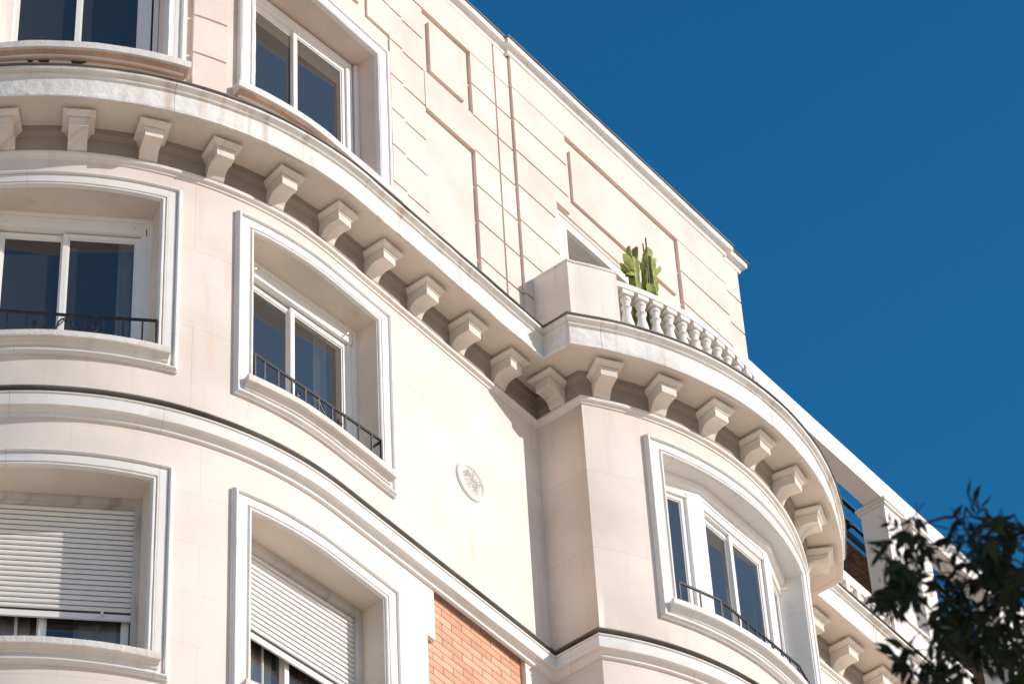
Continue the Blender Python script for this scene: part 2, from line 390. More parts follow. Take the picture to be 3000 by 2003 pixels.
# jambs of the brick recess
for zz0, zz1, e in [(21.05,21.66,-1.785),(20.49,21.05,-1.90),(19.93,20.49,-1.785),(19.37,19.93,-1.90),(18.81,19.37,-1.785),(12,18.81,-1.90)]:
    mb.add([(e,0,zz0),(e,0.05,zz0),(e,0.05,zz1),(e,0,zz1)], [(0,1,2,3)])
for zz in (21.05,19.93,18.81): mb.add([(-1.90,0,zz),(-1.785,0,zz),(-1.785,0.05,zz),(-1.90,0.05,zz)], [(0,1,2,3)])
for zz in (20.49,19.37): mb.add([(-1.90,0,zz),(-1.785,0,zz),(-1.785,0.05,zz),(-1.90,0.05,zz)], [(0,1,2,3)])
mb.add([(-0.44,0,12),(-0.44,0.05,12),(-0.44,0.05,21.66),(-0.44,0,21.66)], [(0,1,2,3)])
mb.build('wall', MW_LO, B)
mb = MB(); mb.add([(-1.95,0.05,12),(-0.44,0.05,12),(-0.44,0.05,21.7),(-1.95,0.05,21.7)], [(0,1,2,3)]); mb.build('brick_panel', MBRICK, B, smooth=False)

# ---- bay walls
BW = (-1.425, 1.425); bayhole = (BW[0]+D, BW[1]-D, ZU[0]+D-0.06, ZU[1]+D-0.46+0.06)
BZ = (22.32, 24.72); bayhole = (BW[0]+D, BW[1]-D, BZ[0]+D, BZ[1]-D)
bs = BR*BTH
def bayfn(s, z):
    a, b, c, d = bayhole
    return None if (a < s < b and c < z < d) else 0.0
mb = MB(); relief(mb, PBay, [-bs, bayhole[0], bayhole[1], bs], [21.66, bayhole[2], bayhole[3], 25.64], bayfn)
mb.add([(0,0,21.66),(0,BY0,21.66),(0,BY0,25.64),(0,0,25.64)], [(0,1,2,3)], [(-1.30,21.66),(-1.30-.57,21.66),(-1.87,25.64),(-1.3,25.64)])
mb.add([(BX1,0,21.66),(BX1,BY0,21.66),(BX1,BY0,25.64),(BX1,0,25.64)], [(0,1,2,3)])
mb.build('wall', MW_UP, B)
mb = MB(); relief(mb, PBay, [-bs, bs], [-1.6, 21.66], lambda s, z: 0.0)
mb.add([(0,0,-1.6),(0,BY0,-1.6),(0,BY0,21.66),(0,0,21.66)], [(0,1,2,3)], [(0,-1.6),(.57,-1.6),(.57,21.66),(0,21.66)])
mb.add([(BX1,0,-1.6),(BX1,BY0,-1.6),(BX1,BY0,21.66),(BX1,0,21.66)], [(0,1,2,3)])
mb.build('wall', MW_LO, B)
mb = MB(); mb.add([(BX1,0,-1.6),(14,0,-1.6),(14,0,25.64),(BX1,0,25.64)], [(0,1,2,3)])
mb.add([(14,0,-1.6),(14,9,-1.6),(14,9,25.64),(14,0,25.64)], [(0,1,2,3)])
mb.build('wall', MW_UP, B)

# ---- belt course
FR = full_frames()
mb = MB(); sweep(mb, FR, [(0,21.646),(0.02,21.645),(0.032,21.650),(0.034,21.664),(0.030,21.672),(0.036,21.690),(0.046,21.705),(0.055,21.712),(0.096,21.712),(0.100,21.716),(0.102,21.835),(0.094,21.838),(0.094,21.848),(0.110,21.850),(0.114,21.862),(0.106,21.868),(0.03,21.874),(0,21.876)], wob=0.0025, seed=3)
mb.build('belt_course', MTRIM, B)
mb = MB(); sweep(mb, FR, [(0.004,21.860),(0.022,21.860),(0.022,21.918),(0.112,21.908),(0.122,21.910),(0.122,21.924),(0.112,21.930),(0.004,21.955)], closed=True, wob=0.003, seed=11)  # includes a dark back plate that paints the shadow in the slot
mb.build('belt_flashing', MLEAD, B)

# ---- main cornice
mb = MB(); sweep(mb, FR, [(0,24.955),(0.012,24.955),(0.016,24.960),(0.016,24.980),(0.030,24.984),(0.046,24.992),(0.052,25.008),(0.050,25.024),(0.038,25.036),(0.034,25.050),(0.022,25.058)], caps=False, wob=0.0015, seed=5)
mb.build('architrave_moulding', MARC, B)
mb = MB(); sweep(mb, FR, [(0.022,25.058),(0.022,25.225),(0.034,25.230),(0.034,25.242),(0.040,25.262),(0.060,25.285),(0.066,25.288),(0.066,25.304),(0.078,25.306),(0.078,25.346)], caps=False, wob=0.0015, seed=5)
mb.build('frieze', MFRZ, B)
mb = MB(); sweep(mb, FR, [(0.07,25.345),(0.392,25.345),(0.398,25.338),(0.446,25.334)], caps=False, wob=0.004, seed=8)
mb.build('cornice_soffit', MSOF, B)
CP = [(.443,25.336),(.456,25.331),(.464,25.336),(.466,25.362),(.450,25.367),(.450,25.374),(.453,25.46),(.459,25.592),(.466,25.597),(.480,25.600),(.486,25.610),(.479,25.618),(.462,25.621),(.463,25.632),(.471,25.644),(.490,25.653),(.512,25.656),(.518,25.659),(.520,25.688),(.50,25.695),(.33,25.71)]
mb = MB(); sweep(mb, FR, CP, caps=True, wob=0.006, seed=1); mb.build('cornice', MCORN, B)
mb = MB(); sweep(mb, FR, [(0.48,25.694),(0.526,25.691),(0.538,25.694),(0.540,25.704),(0.530,25.709),(-0.02,25.76),(-0.02,25.73)], closed=True, wob=0.004, seed=2)
mb.build('cornice_flashing', MLEAD, B)

# ---- brackets
BP = [(0.0,25.050),(0.050,25.050),(0.060,25.062),(0.070,25.086),(0.083,25.108),(0.104,25.127),(0.134,25.140),(0.170,25.145),(0.205,25.144),(0.240,25.138),(0.268,25.134),(0.276,25.138),(0.276,25.234),(0.0,25.236)]
def bracket(P, s, name='bracket', scale=1.0):
    mb = MB(); p0 = Vector(P(s, 0)); n = (Vector(P(s, 1))-p0); t = Vector((-n.y, n.x))
    if t.dot(Vector((1,0))) < 0 and P is not Pside: t = -t
    X = lambda u, o, z: Vector((p0.x+t.x*u+n.x*o, p0.y+t.y*u+n.y*o, z))
    k = len(BP); hw = 0.090+random.uniform(-.003,.003); jz = random.uniform(-.003,.003)
    vs = [X(-hw, o+(jz if o > .06 else 0), z+(jz if .06 < o < .27 else 0)) for o, z in BP]+[X(hw, o+(jz if o > .06 else 0), z+(jz*.5 if .06 < o < .27 else 0)) for o, z in BP]
    fs = [tuple(range(k)), tuple(range(k, 2*k))]+[(j, (j+1) % k, k+(j+1) % k, k+j) for j in range(k)]
    mb.add(vs, fs)
    CPf = [(0.0,25.231),(0.014,25.232),(0.014,25.242),(0.002,25.244),(0.002,25.250),(0.022,25.252),(0.022,25.260),(0.030,25.270),(0.044,25.278),(0.058,25.282),(0.062,25.288),(0.062,25.308),(0.054,25.315),(-0.02,25.317)]
    vs = []
    for e, z in CPf: vs += [X(-hw-e, 0, z), X(-hw-e, 0.272+e, z), X(hw+e, 0.272+e, z), X(hw+e, 0, z)]
    fs = [(4*i+j, 4*i+j+1, 4*i+j+5, 4*i+j+4) for i in range(len(CPf)-1) for j in range(3)]
    fs.append((0,1,2,3))
    mb.add(vs, fs)
    vs = []   # sooty neck set back under the soffit, painted darker as gap shade
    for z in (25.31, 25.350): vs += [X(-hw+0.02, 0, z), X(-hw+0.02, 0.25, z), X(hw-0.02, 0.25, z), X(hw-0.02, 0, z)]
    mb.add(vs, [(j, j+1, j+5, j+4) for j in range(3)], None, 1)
    return mb.build(name, [MBRK, MSOOTSHADE], B, ang=20, bevel=0.0015)
def Pside(s, o): return (0-o, s)
for k in range(12): bracket(PT, -0.655-0.6565*k)
bracket(Pside, -0.305)
for k in range(-3, 4): bracket(PBay, 0.625*k)
def Pside2(s, o): return (BX1+o, s)
bracket(Pside2, -0.305)
PR = lambda s, o: (s, -o)
for k in range(13): bracket(PR, 4.60+0.6565*k)

# ================================================================== WINDOWS
ARCH = [(0,0.0),(0,0.030),(0.010,0.034),(0.012,0.044),(0.024,0.058),(0.038,0.058),(0.048,0.046),(0.050,0.022),(0.055,0.022),(0.056,0.033),(0.146,0.033),(0.147,0.010),(0.160,0.010),(0.161,0.028),(0.168,0.036),(0.182,0.036),(0.190,0.028),(0.192,0.012),(0.200,0.010),(0.200,0.0)]
SILLP = [(0.0,22.475-22.6),(0.03,-0.125),(0.05,-0.12),(0.058,-0.095),(0.082,-0.085),(0.085,-0.078),(0.118,-0.074),(0.124,-0.066),(0.126,-0.006),(0.118,0.0),(-0.25,0.012),(-0.25,-0.1)]
def quadX(A, Bp, z):      # chord frame: u along A->Bp, v inward, w up
    A = Vector(A); Bp = Vector(Bp); e = (Bp-A).normalized(); n = Vector((-e.y, e.x))
    if n.dot(Vector((0.3,1))) < 0: n = -n
    return lambda q: Vector((A.x+e.x*q[0]+n.x*q[1], A.y+e.y*q[0]+n.y*q[1], z+q[2])), (Bp-A).length
def scroll(c, r, turns=1.3, a0=0, sgn=1, n=16):
    return [(c[0]+r*(1-0.75*i/n)*cos(a0+sgn*2*pi*turns*i/n), c[1]+r*(1-0.75*i/n)*sin(a0+sgn*2*pi*turns*i/n)) for i in range(n+1)]
def railing_mesh(X, L, h, nb, cu, hook=True):
    mb = MB()
    mb.box((0,-0.010,h-0.012), (L,0.010,h), X); mb.box((0,-0.014,h), (L,0.014,h+0.006), X)
    for i in range(nb):
        u = L*(i+0.75)/(nb+0.5); mb.box((u-0.008,-0.007,-0.01), (u+0.008,0.007,h-0.012), X)
    if hook:
        mb.box((L-0.012,-0.012,-0.02), (L+0.004,0.012,h), X); mb.box((L-0.012,0.0,h-0.03), (L+0.004,0.13,h-0.005), X)
        mb.box((-0.004,-0.012,-0.02), (0.012,0.012,h), X); mb.box((-0.004,0.0,h-0.03), (0.012,0.13,h-0.005), X)
    for sg in (-1, 1):
        for pts in ([(0.0,0.19),(0.035,0.175),(0.06,0.14),(0.07,0.09),(0.085,0.05),(0.12,0.02)],
                    [(0.0,0.19),(0.02,0.15),(0.055,0.10),(0.10,0.05),(0.17,0.015),(0.24,0.03),(0.285,0.07)],
                    scroll((0.262,0.105), 0.036, 1.4, -0.8, 1), scroll((0.125,0.055), 0.034, 1.4, -2.4, -1), scroll((0.175,0.04), 0.024, 1.3, -0.5, 1)):
            tube(mb, [X(Vector((cu+sg*a, 0.0, 0.125+b*1.05))) for a, b in pts], 0.0085, 5)
    return mb
def slats(mbs, mbg, X, L, z1, z0, v, ph=0.058):
    """roller shutter: bulged slats with perforated gaps"""
    n = int((z1-z0)/ph)
    for i in range(n):
        a = z1-ph*(i+1); prof = [(v+0.004,a+0.013),(v-0.007,a+0.016),(v-0.011,a+ph*0.5),(v-0.007,a+ph-0.004),(v+0.004,a+ph-0.001)]
        vs = [X(Vector((u, q[0], q[1]))) for u in (0, L) for q in prof]; k = len(prof)
        mbs.add(vs, [(j, j+1, k+j+1, k+j) for j in range(k-1)])
    mbg.box((0, v+0.006, z0), (L, v+0.012, z1), X)
    mbs.box((0, v-0.012, z0-0.055), (L, v+0.008, z0+0.006), X)

def sash(mb, X, u0, u1, z0, z1, v, fwid=0.052, dep=0.035):
    mb.box((u0,v,z0),(u0+fwid,v+dep,z1),X); mb.box((u1-fwid,v,z0),(u1,v+dep,z1),X)
    mb.box((u0+fwid,v+0.001,z1-fwid),(u1-fwid,v+dep-0.001,z1),X); mb.box((u0+fwid,v+0.001,z0),(u1-fwid,v+dep-0.001,z0+fwid),X)
    g = 0.014   # glazing bead
    mb.box((u0+fwid,v+0.012,z0+fwid),(u0+fwid+g,v+dep-0.004,z1-fwid),X); mb.box((u1-fwid-g,v+0.012,z0+fwid),(u1-fwid,v+dep-0.004,z1-fwid),X)
    mb.box((u0+fwid+g,v+0.013,z1-fwid-g),(u1-fwid-g,v+dep-0.005,z1-fwid),X)
def pane(X, u0, u1, z0, z1, v, parent):
    mb = MB(); vs = [X(Vector((u0,v,z0))), X(Vector((u1,v,z0))), X(Vector((u1,v,z1))), X(Vector((u0,v,z1)))]
    inw = X(Vector((0,1,0)))-X(Vector((0,0,0))); nn = (vs[1]-vs[0]).cross(vs[3]-vs[0])
    if nn.dot(inw) > 0: vs.reverse()
    mb.add(vs, [(0,1,2,3)]); return mb.build('pane', MGLASS, parent, smooth=False, fixn=False)
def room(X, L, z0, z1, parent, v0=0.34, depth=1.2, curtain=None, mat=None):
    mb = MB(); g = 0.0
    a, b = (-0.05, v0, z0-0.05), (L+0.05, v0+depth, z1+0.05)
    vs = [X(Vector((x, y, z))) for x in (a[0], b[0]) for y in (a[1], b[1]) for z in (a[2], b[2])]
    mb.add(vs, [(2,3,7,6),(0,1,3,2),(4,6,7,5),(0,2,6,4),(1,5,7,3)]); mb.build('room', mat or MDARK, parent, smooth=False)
    if curtain:
        mb = MB()
        for u0, u1 in curtain:
            n = 40; vs = []
            for i in range(n+1):
                u = u0+(u1-u0)*i/n; y = v0-0.04+0.02*sin(u*47)+0.012*sin(u*83+1)
                vs += [X(Vector((u, y, z0))), X(Vector((u, y, z1)))]
            mb.add(vs, [(2*i, 2*i+2, 2*i+3, 2*i+1) for i in range(n)])
        mb.build('curtain', MCURT, parent)

def window(P, s0, s1, z0, z1, kind, lab=None, drop=1.19):
    base = MB(); d = 0.20
    prof = ARCH if kind != 'attic' else [(a*0.95, o) for a, o in ARCH]
    if kind == 'attic': prof = [(0,0.0),(0,0.05),(0.010,0.060),(0.030,0.066),(0.046,0.058),(0.052,0.042),(0.135,0.036),(0.142,0.048),(0.170,0.052),(0.186,0.040),(0.192,0.02),(0.200,0.0)]
    surround(base, P, s0, s1, z0, z1, prof, wob=0.004 if kind == 'attic' else 0.002)
    win = base.build('window', MTRIM, B)
    if lab: win['label'] = lab
    rv = -0.235; rd = MB(); surround(rd, P, s0, s1, z0, z1, [(d,0.0),(d,rv),(d,rv-0.12)]); rd.build('reveal', MSOF if kind != 'attic' else MW_AT, win)
    a, b = s0+d, s1-d
    zo0, zo1 = z0+d, z1-d
    X, L = quadX(P(a, rv), P(b, rv), 0.0)
    # sill
    if kind == 'attic':
        sp = [(0.0,z0+0.02),(0.09,z0+0.03),(0.13,z0+0.045),(0.135,z0+0.125),(0.12,z0+0.135),(-0.25,z0+0.16),(-0.25,z0+0.06)]
        mb = MB(); sweep(mb, frames_of(P, s0-0.04, s1+0.04), sp, closed=True, wob=0.006, seed=s0); mb.build('sill', MSILL, win)
        up_ = [(0.0,z0-0.010),(0.026,z0-0.008),(0.032,z0+0.000),(0.05,z0+0.008),(0.08,z0+0.014),(0.088,z0+0.020),(0.10,z0+0.024),(0.105,z0+0.034),(0.0,z0+0.02)]
        mb = MB(); sweep(mb, frames_of(P, s0-0.02, s1+0.02), up_, closed=True, wob=0.005, seed=s1); mb.build('sill_moulding', MTERR, win)
    else:
        zs = z0+0.205
        mb = MB(); sweep(mb, frames_of(P, s0+0.095, s1-0.095), [(o, zs+z) for o, z in SILLP], closed=True, wob=0.004, seed=s0*3); mb.build('sill', MSILL if kind != 'bay' else MTRIM, win)
    zb = zo0 - (0.0 if kind == 'attic' else -0.0)
    # fixed frame
    fr = MB(); gl = []
    if kind == 'open':
        hd = 0.20
        fr.box((0,0,zo1-0.05),(L,0.09,zo1),X); fr.box((0.03,0.018,zo1-0.12),(L-0.03,0.09,zo1-0.05),X); fr.box((0.06,0.006,zo1-hd),(L-0.06,0.09,zo1-0.12),X)
        fr.box((0,0.004,zb),(0.05,0.09,zo1-0.05),X); fr.box((L-0.05,0.004,zb),(L,0.09,zo1-0.05),X)
        fr.box((0.05,0.03,zb),(0.10,0.09,zo1-hd),X); fr.box((L-0.10,0.03,zb),(L-0.05,0.09,zo1-hd),X)
        fr.box((0.05,0.035,zb),(L-0.05,0.09,zb+0.05),X)
        # shutter stoppers
        for u in (0.17, L-0.17): tube(fr, [X(Vector((u,0.0,zo1-0.15))), X(Vector((u,-0.05,zo1-0.16)))], 0.011, 8)
        top = zo1-hd-0.02; m = L*0.47
        sash(fr, X, 0.095, m+0.03, zb+0.045, top, 0.075); sash(fr, X, m-0.02, L-0.095, zb+0.045, top, 0.045)
        gl = [(0.15, m-0.02, zb+0.10, top-0.05, 0.10), (m+0.03, L-0.15, zb+0.10, top-0.05, 0.068)]
    elif kind == 'attic':
        fr.box((0,0,zo1-0.11),(L-0.075,0.08,zo1-0.03),X); fr.box((0,0.0,zb),(0.07,0.08,zo1-0.10),X); fr.box((L-0.15,0.0,zb),(L-0.07,0.08,zo1-0.10),X)
        fr.box((L-0.05,-0.03,zb),(L,0.06,zo1-0.03),X); fr.box((L-0.075,0.075,zb),(L-0.05,0.08,zo1-0.03),X)
        fr.box((0.07,0.02,zo1-0.14),(L-0.15,0.08,zo1-0.10),X)
        m = L*0.475
        sash(fr, X, 0.06, m+0.04, zb-0.02, zo1-0.14, 0.055); sash(fr, X, m-0.03, L-0.14, zb-0.02, zo1-0.14, 0.025)
        sl_ = MB(); sl_.box((0,0.03,zo1-0.028),(L-0.05,0.05,zo1-0.001),X); sl_.box((L-0.073,0.03,zb),(L-0.052,0.05,zo1-0.03),X); sl_.build('slot_shade_strip', MSLIT, win, smooth=False)  # near-black strips painted in for the shadow gap at top and right
        gl = [(0.11, m-0.01, zb, zo1-0.19, 0.078), (m+0.02, L-0.19, zb, zo1-0.19, 0.046)]
    elif kind == 'shutter':
        fr.box((0,0,zo1-0.085),(L,0.10,zo1),X); fr.box((0,0,zb),(0.06,0.10,zo1-0.085),X); fr.box((L-0.06,0,zb),(L,0.10,zo1-0.085),X)
        m = L*0.47; top = zo1-0.15
        sf = MB(); sash(sf, X, 0.07, m+0.03, zb+0.03, top, 0.155); sash(sf, X, m-0.02, L-0.07, zb+0.03, top, 0.125)
        sf.build('sash', MPVC, win, smooth=False, bevel=0.003)
        gl = [(0.12, m-0.02, zb+0.08, top-0.05, 0.18), (m+0.03, L-0.12, zb+0.08, top-0.05, 0.148)]
        ms, mg = MB(), MB();         X2 = lambda q: X(Vector((q[0]+0.06, q[1], q[2])))
        slats(ms, mg, X2, L-0.12, zo1-0.085, zo1-0.085-drop, 0.07)
        for u in (0.16, L-0.30): tube(ms, [X(Vector((u,0.06,zo1-0.11-drop))), X(Vector((u,-0.01,zo1-0.125-drop)))], 0.013, 8)
        ms.build('shutter', MSHUT, win, ang=60, bevel=0); mg.build('shutter_gaps', MSLIT, win, smooth=False)
    f = fr.build('window_frame', MPVC if kind != 'shutter' else MWORN, win, smooth=False, bevel=0.003)
    for g in gl: pane(X, *g, win)
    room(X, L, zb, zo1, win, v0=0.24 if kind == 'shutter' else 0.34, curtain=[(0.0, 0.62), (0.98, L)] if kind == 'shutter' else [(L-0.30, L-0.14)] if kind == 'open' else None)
    if kind == 'open':
        Xr, Lr = quadX(P(a+0.002, 0.034), P(b-0.002, 0.034), zs+0.008)
        railing_mesh(Xr, Lr, 0.365, 9, Lr*0.5).build('railing', MIRON, win, smooth=True)
    return win
window(PT, *W1, *ZU, 'open'); window(PT, *W2, *ZU, 'open')
window(PT, *W1, *ZL, 'shutter'); window(PT, *W2, *ZL, 'shutter', drop=0.91)
ZA = (26.38, 28.76); A1 = (-6.93, -4.93); A2 = (-4.36, -2.245)
window(PT, *A1, *ZA, 'attic'); window(PT, *A2, *ZA, 'attic')

random.seed(5); MST = simple('soot', (0.035,0.028,0.024), 0.95, 0, 0.4)
for s_, w_, h_ in ((-6.40,0.05,0.045),(-6.27,0.09,0.06),(-5.95,0.13,0.05)):
    pts = []; mb = MB()
    for i in range(26):
        a = 2*pi*i/26; r_ = 1+0.25*noise.noise(Vector((cos(a)*2+s_, sin(a)*2, 0)))+0.15*random.uniform(-1,1)
        pts.append((s_+w_*cos(a)*r_*0.6, 0.004, 26.372+(h_*sin(a)*r_ if sin(a) < 0 else 0.02*sin(a))))
    mb.add([P3(PT, *p) for p in pts], [tuple(range(26))]); mb.build('soot_stain', MST, B, smooth=False)
random.seed(7)
# ---- bay window: faceted joinery behind a curved opening
def bay_window():
    base = MB(); surround(base, PBay, BW[0], BW[1], BZ[0], BZ[1], ARCH, wob=0.002); win = base.build('window', MTRIM, B)
    s0, s1, z0, z1 = BW[0], BW[1], BZ[0], BZ[1]; d = D
    rd = MB(); surround(rd, PBay, s0, s1, z0, z1, [(d,0.0),(d,-0.45)]); rd.build('reveal', MTRIM, win)
    zs = z0+0.205
    mb = MB(); sweep(mb, frames_of(PBay, s0+0.09, s1-0.09), [(o, zs+z) for o, z in SILLP], closed=True, wob=0.003, seed=4); mb.build('sill', MTRIM, win)
    z0 += d; z1 -= d
    pts = [Vector(PBay(s0+d-0.03, -0.22)), Vector((1.36,-0.97)), Vector((2.53,-0.97)), Vector(PBay(s1-d+0.03, -0.22))]
    fr = MB(); zc = z1-0.0
    def facet_dirs(P):
        out = []
        for i, p in enumerate(P):
            ns = []
            if i > 0: e = (p-P[i-1]).normalized(); ns.append(Vector((e.y, -e.x)))
            if i < len(P)-1: e = (P[i+1]-p).normalized(); ns.append(Vector((e.y, -e.x)))
            m = ns[0] if len(ns) == 1 else (ns[0]+ns[1])/(1+ns[0].dot(ns[1]))
            out.append((p, m, i*1.0))
        return out
    F = facet_dirs(pts)
    sweep(fr, F, [(-0.12,zc),(0.055,zc),(0.055,zc-0.045),(0.045,zc-0.05),(0.045,zc-0.075),(0.0,zc-0.09),(0.0,zc-0.14),(-0.12,zc-0.14)], closed=True)
    sweep(fr, F, [(-0.12,z0+0.05),(0.0,z0+0.05),(0.0,z0-0.02),(-0.12,z0-0.02)], closed=True)
    # pilasters at the two vertices
    for vi, sg in ((1, -1), (2, 1)):
        p = pts[vi]; e = (pts[0]-pts[1]).normalized() if vi == 1 else (pts[3]-pts[2]).normalized()
        q = p+e*0.155; c = p+Vector((-sg*0.065,0)); n = Vector((0,1))
        prof = [q, p, c, c+n*0.09, q+n*0.10]
        k = len(prof); vs = [(v.x, v.y, z0+0.05) for v in prof]+[(v.x, v.y, zc-0.139) for v in prof]
        fr.add(vs, [tuple(range(k)), tuple(range(k, 2*k))]+[(j, (j+1) % k, k+(j+1) % k, k+j) for j in range(k)])
    # centre lights
    Xc, Lc = quadX(pts[1]+Vector((0.065,0.0)), pts[2]-Vector((0.065,0.0)), 0.0)
    fr.box((0,0.01,zc-0.235),(Lc,0.09,zc-0.14),Xc); fr.box((0.005,0.03,zc-0.26),(Lc-0.005,0.09,zc-0.235),Xc)
    m = Lc*0.47; top = zc-0.262
    sash(fr, Xc, 0.0, m+0.03, z0+0.05, top, 0.065, 0.055); sash(fr, Xc, m-0.02, Lc, z0+0.05, top, 0.035, 0.055)
    pane(Xc, 0.05, m-0.02, z0+0.10, top-0.05, 0.09, win); pane(Xc, m+0.03, Lc-0.05, z0+0.10, top-0.05, 0.06, win)
    # side lights
    for A, Bq, mir in ((pts[0], pts[1], False), (pts[3], pts[2], True)):
        Xs, Ls = quadX(A, Bq, 0.0); Ls -= 0.16
        if mir:
            X0 = Xs; n_ = None
        sash(fr, Xs, 0.02, Ls, z0+0.05, zc-0.20, 0.03); fr.box((0.02,0.005,zc-0.20),(Ls,0.08,zc-0.14),Xs)
        pane(Xs, 0.07, Ls-0.05, z0+0.10, zc-0.25, 0.05, win)
        tube(fr, [Xs(Vector((0.06,0.0,zc-0.15))), Xs(Vector((0.06,-0.06,zc-0.155)))], 0.012, 8)
    fr.build('window_frame', MPVC, win, smooth=False, bevel=0.003)
    X, L = quadX(pts[0]+Vector((0,-0.15)), pts[3]+Vector((0,-0.15)), 0.0); room(X, L, z0, z1, win, v0=0.22, depth=0.9, mat=MROOM)
    mb = MB()
    for u0, u1, zt_ in ((0.06,0.30,0.75),(0.52,0.62,1.2),(0.62,0.78,0.55),(1.00,1.15,1.4)):
        n = 24; vs = []
        for i in range(n+1):
            u = u0+(u1-u0)*i/n; vs += [Xc(Vector((u, 0.17+0.015*sin(u*60), z0))), Xc(Vector((u, 0.17+0.015*sin(u*60), z0+zt_-0.9*(u-u0))))]
        mb.add(vs, [(2*i, 2*i+2, 2*i+3, 2*i+1) for i in range(n)])
    mb.build('curtain', MCURT, win)
    # railing in three facets
    rp = [Vector((0.80,-0.985)), Vector((1.30,-1.13)), Vector((2.60,-1.13)), Vector((3.12,-0.985))]
    mb = MB()
    for i in range(3):
        Xr, Lr = quadX(rp[i], rp[i+1], zs+0.008); h = 0.345
        mb.box((0,-0.010,h-0.012),(Lr,0.010,h),Xr); mb.box((0,-0.013,h),(Lr,0.013,h+0.006),Xr)
        nb = (2, 9, 2)[i]
        for k in range(nb+1): u = min(Lr-0.008, max(0.008, Lr*k/nb)); mb.box((u-0.007,-0.0065,-0.01),(u+0.007,0.0065,h-0.012),Xr)
        if i == 1:
            for sg in (-1, 1):
                for pp in ([(0.0,0.19),(0.035,0.175),(0.06,0.14),(0.07,0.09),(0.085,0.05),(0.12,0.02)],[(0.0,0.19),(0.02,0.15),(0.055,0.10),(0.10,0.05),(0.17,0.015),(0.24,0.03),(0.285,0.07)],
                    scroll((0.262,0.105),0.036,1.4,-0.8,1), scroll((0.125,0.055),0.034,1.4,-2.4,-1), scroll((0.175,0.04),0.024,1.3,-0.5,1)):
                    tube(mb, [Xr(Vector((Lr*0.5+sg*a, 0.0, 0.10+b))) for a, b in pp], 0.0085, 5)
    mb.build('railing', MIRON, win)
bay_window()

# ================================================================== ATTIC
ZG = [30.04, 29.515, 28.995, 28.435, 27.885, 27.335, 26.775, 26.22]
AX1 = 4.22; gw = 0.0150
c = dict(q0=-4.845, q1=-4.49, a=-2.235, b=-2.02, d=-1.65, e=-0.83, f=-0.405, g=-0.135, h=0.80, h2=0.55, i=2.92, j=3.88)
def joint(z, zs=ZG): return any(abs(z-q) < gw for q in zs)
def attfn(s, z):
    for a, b, lo, hi in ((A1[0]+.2, A1[1]-.2, ZA[0]+.2, ZA[1]-.2), (A2[0]+.2, A2[1]-.2, ZA[0]+.2, ZA[1]-.2), (0.76, 3.14, 25.0, 28.46)):
        if a < s < b and lo < z < hi: return None
    L1, L0, G = 0.044, 0.0, 0.002
    proud = 0.035 if c['g'] < s < c['j'] else 0.0
    if z > ZG[0]: return (G if (abs(s-c['f']) < gw) else L1)+proud if s > c['e'] or True else L1
    if s < c['q0']: 
        return L0
    if s < c['q1']: return G if joint(z) else 0.045
    if s < -2.60:
        if z > 28.80: 
            if -3.92 < s < -2.73 and 29.11 < z: return 0.06
            return 0.03
        return L0
    if s < c['a']:
        if z > 29.03: return G+0.02 if joint(z) else 0.058
        return 0.03 if z > 28.79 else L0
    if s < c['b']:
        if 28.45 < z < 28.985: return 0.05
        return G+0.02 if joint(z) else 0.052
    if s < c['d']: return G if joint(z) else 0.036
    if s < c['e']:
        if z < 28.42: return L0
        if z < 29.0: return L1
        return L1 if (-1.54 < s < -0.97 and 29.09 < z < 29.90) else L0
    if s < c['f']-gw or c['f']+gw < s < c['g']:
        if s < c['f'] and 28.446 < z < 28.984: return L1
        return G if joint(z) else L1
    if s < c['g']: return G
    if s < c['h']:
        if s > c['h2'] and z < 28.74: return L0+0.01
        return G+proud if joint(z) and not (z > 28.2 and abs(z-28.435) < gw and s > 0.5) else L1+proud
    if s < c['i']:
        if z < 28.74: return L0+0.01
        if 0.90 < s < 2.80 and 29.03 < z < 29.86: return 0.07
        return 0.035
    if s < c['j']:
        if s < 3.37 and z < 28.74: return L0+0.01
        return G+proud if joint(z) else L1+proud
    return G if joint(z, [q-0.03 for q in ZG]) else L1
SS = [SL, AX1, -3.92,-2.73,-2.60,-1.54,-0.97,0.90,2.80,3.37,0.76,3.14]+list(c.values())+[c['f']-gw, c['f']+gw, A1[0]+.2, A1[1]-.2, A2[0]+.2, A2[1]-.2, 0.5]
ZZ = [25.60, 30.56, 28.80, 29.11, 29.03, 28.79, 28.45, 28.985, 28.42, 29.0, 29.09, 29.90, 28.446, 28.984, 28.74, 29.86, 28.46, ZA[0]+.2, ZA[1]-.2]
for q in ZG: ZZ += [q-gw, q+gw, q]
for q in ZG: ZZ += [q-gw-0.03, q+gw-0.03]
mb = MB(); relief(mb, PT, SS, ZZ, attfn, smax=0.1)
mb.add([(AX1,-0.03,25.6),(AX1,5,25.6),(AX1,5,30.56),(AX1,-0.03,30.56)], [(0,1,2,3)])
mb.build('attic_wall', MW_AT, B, ang=20)
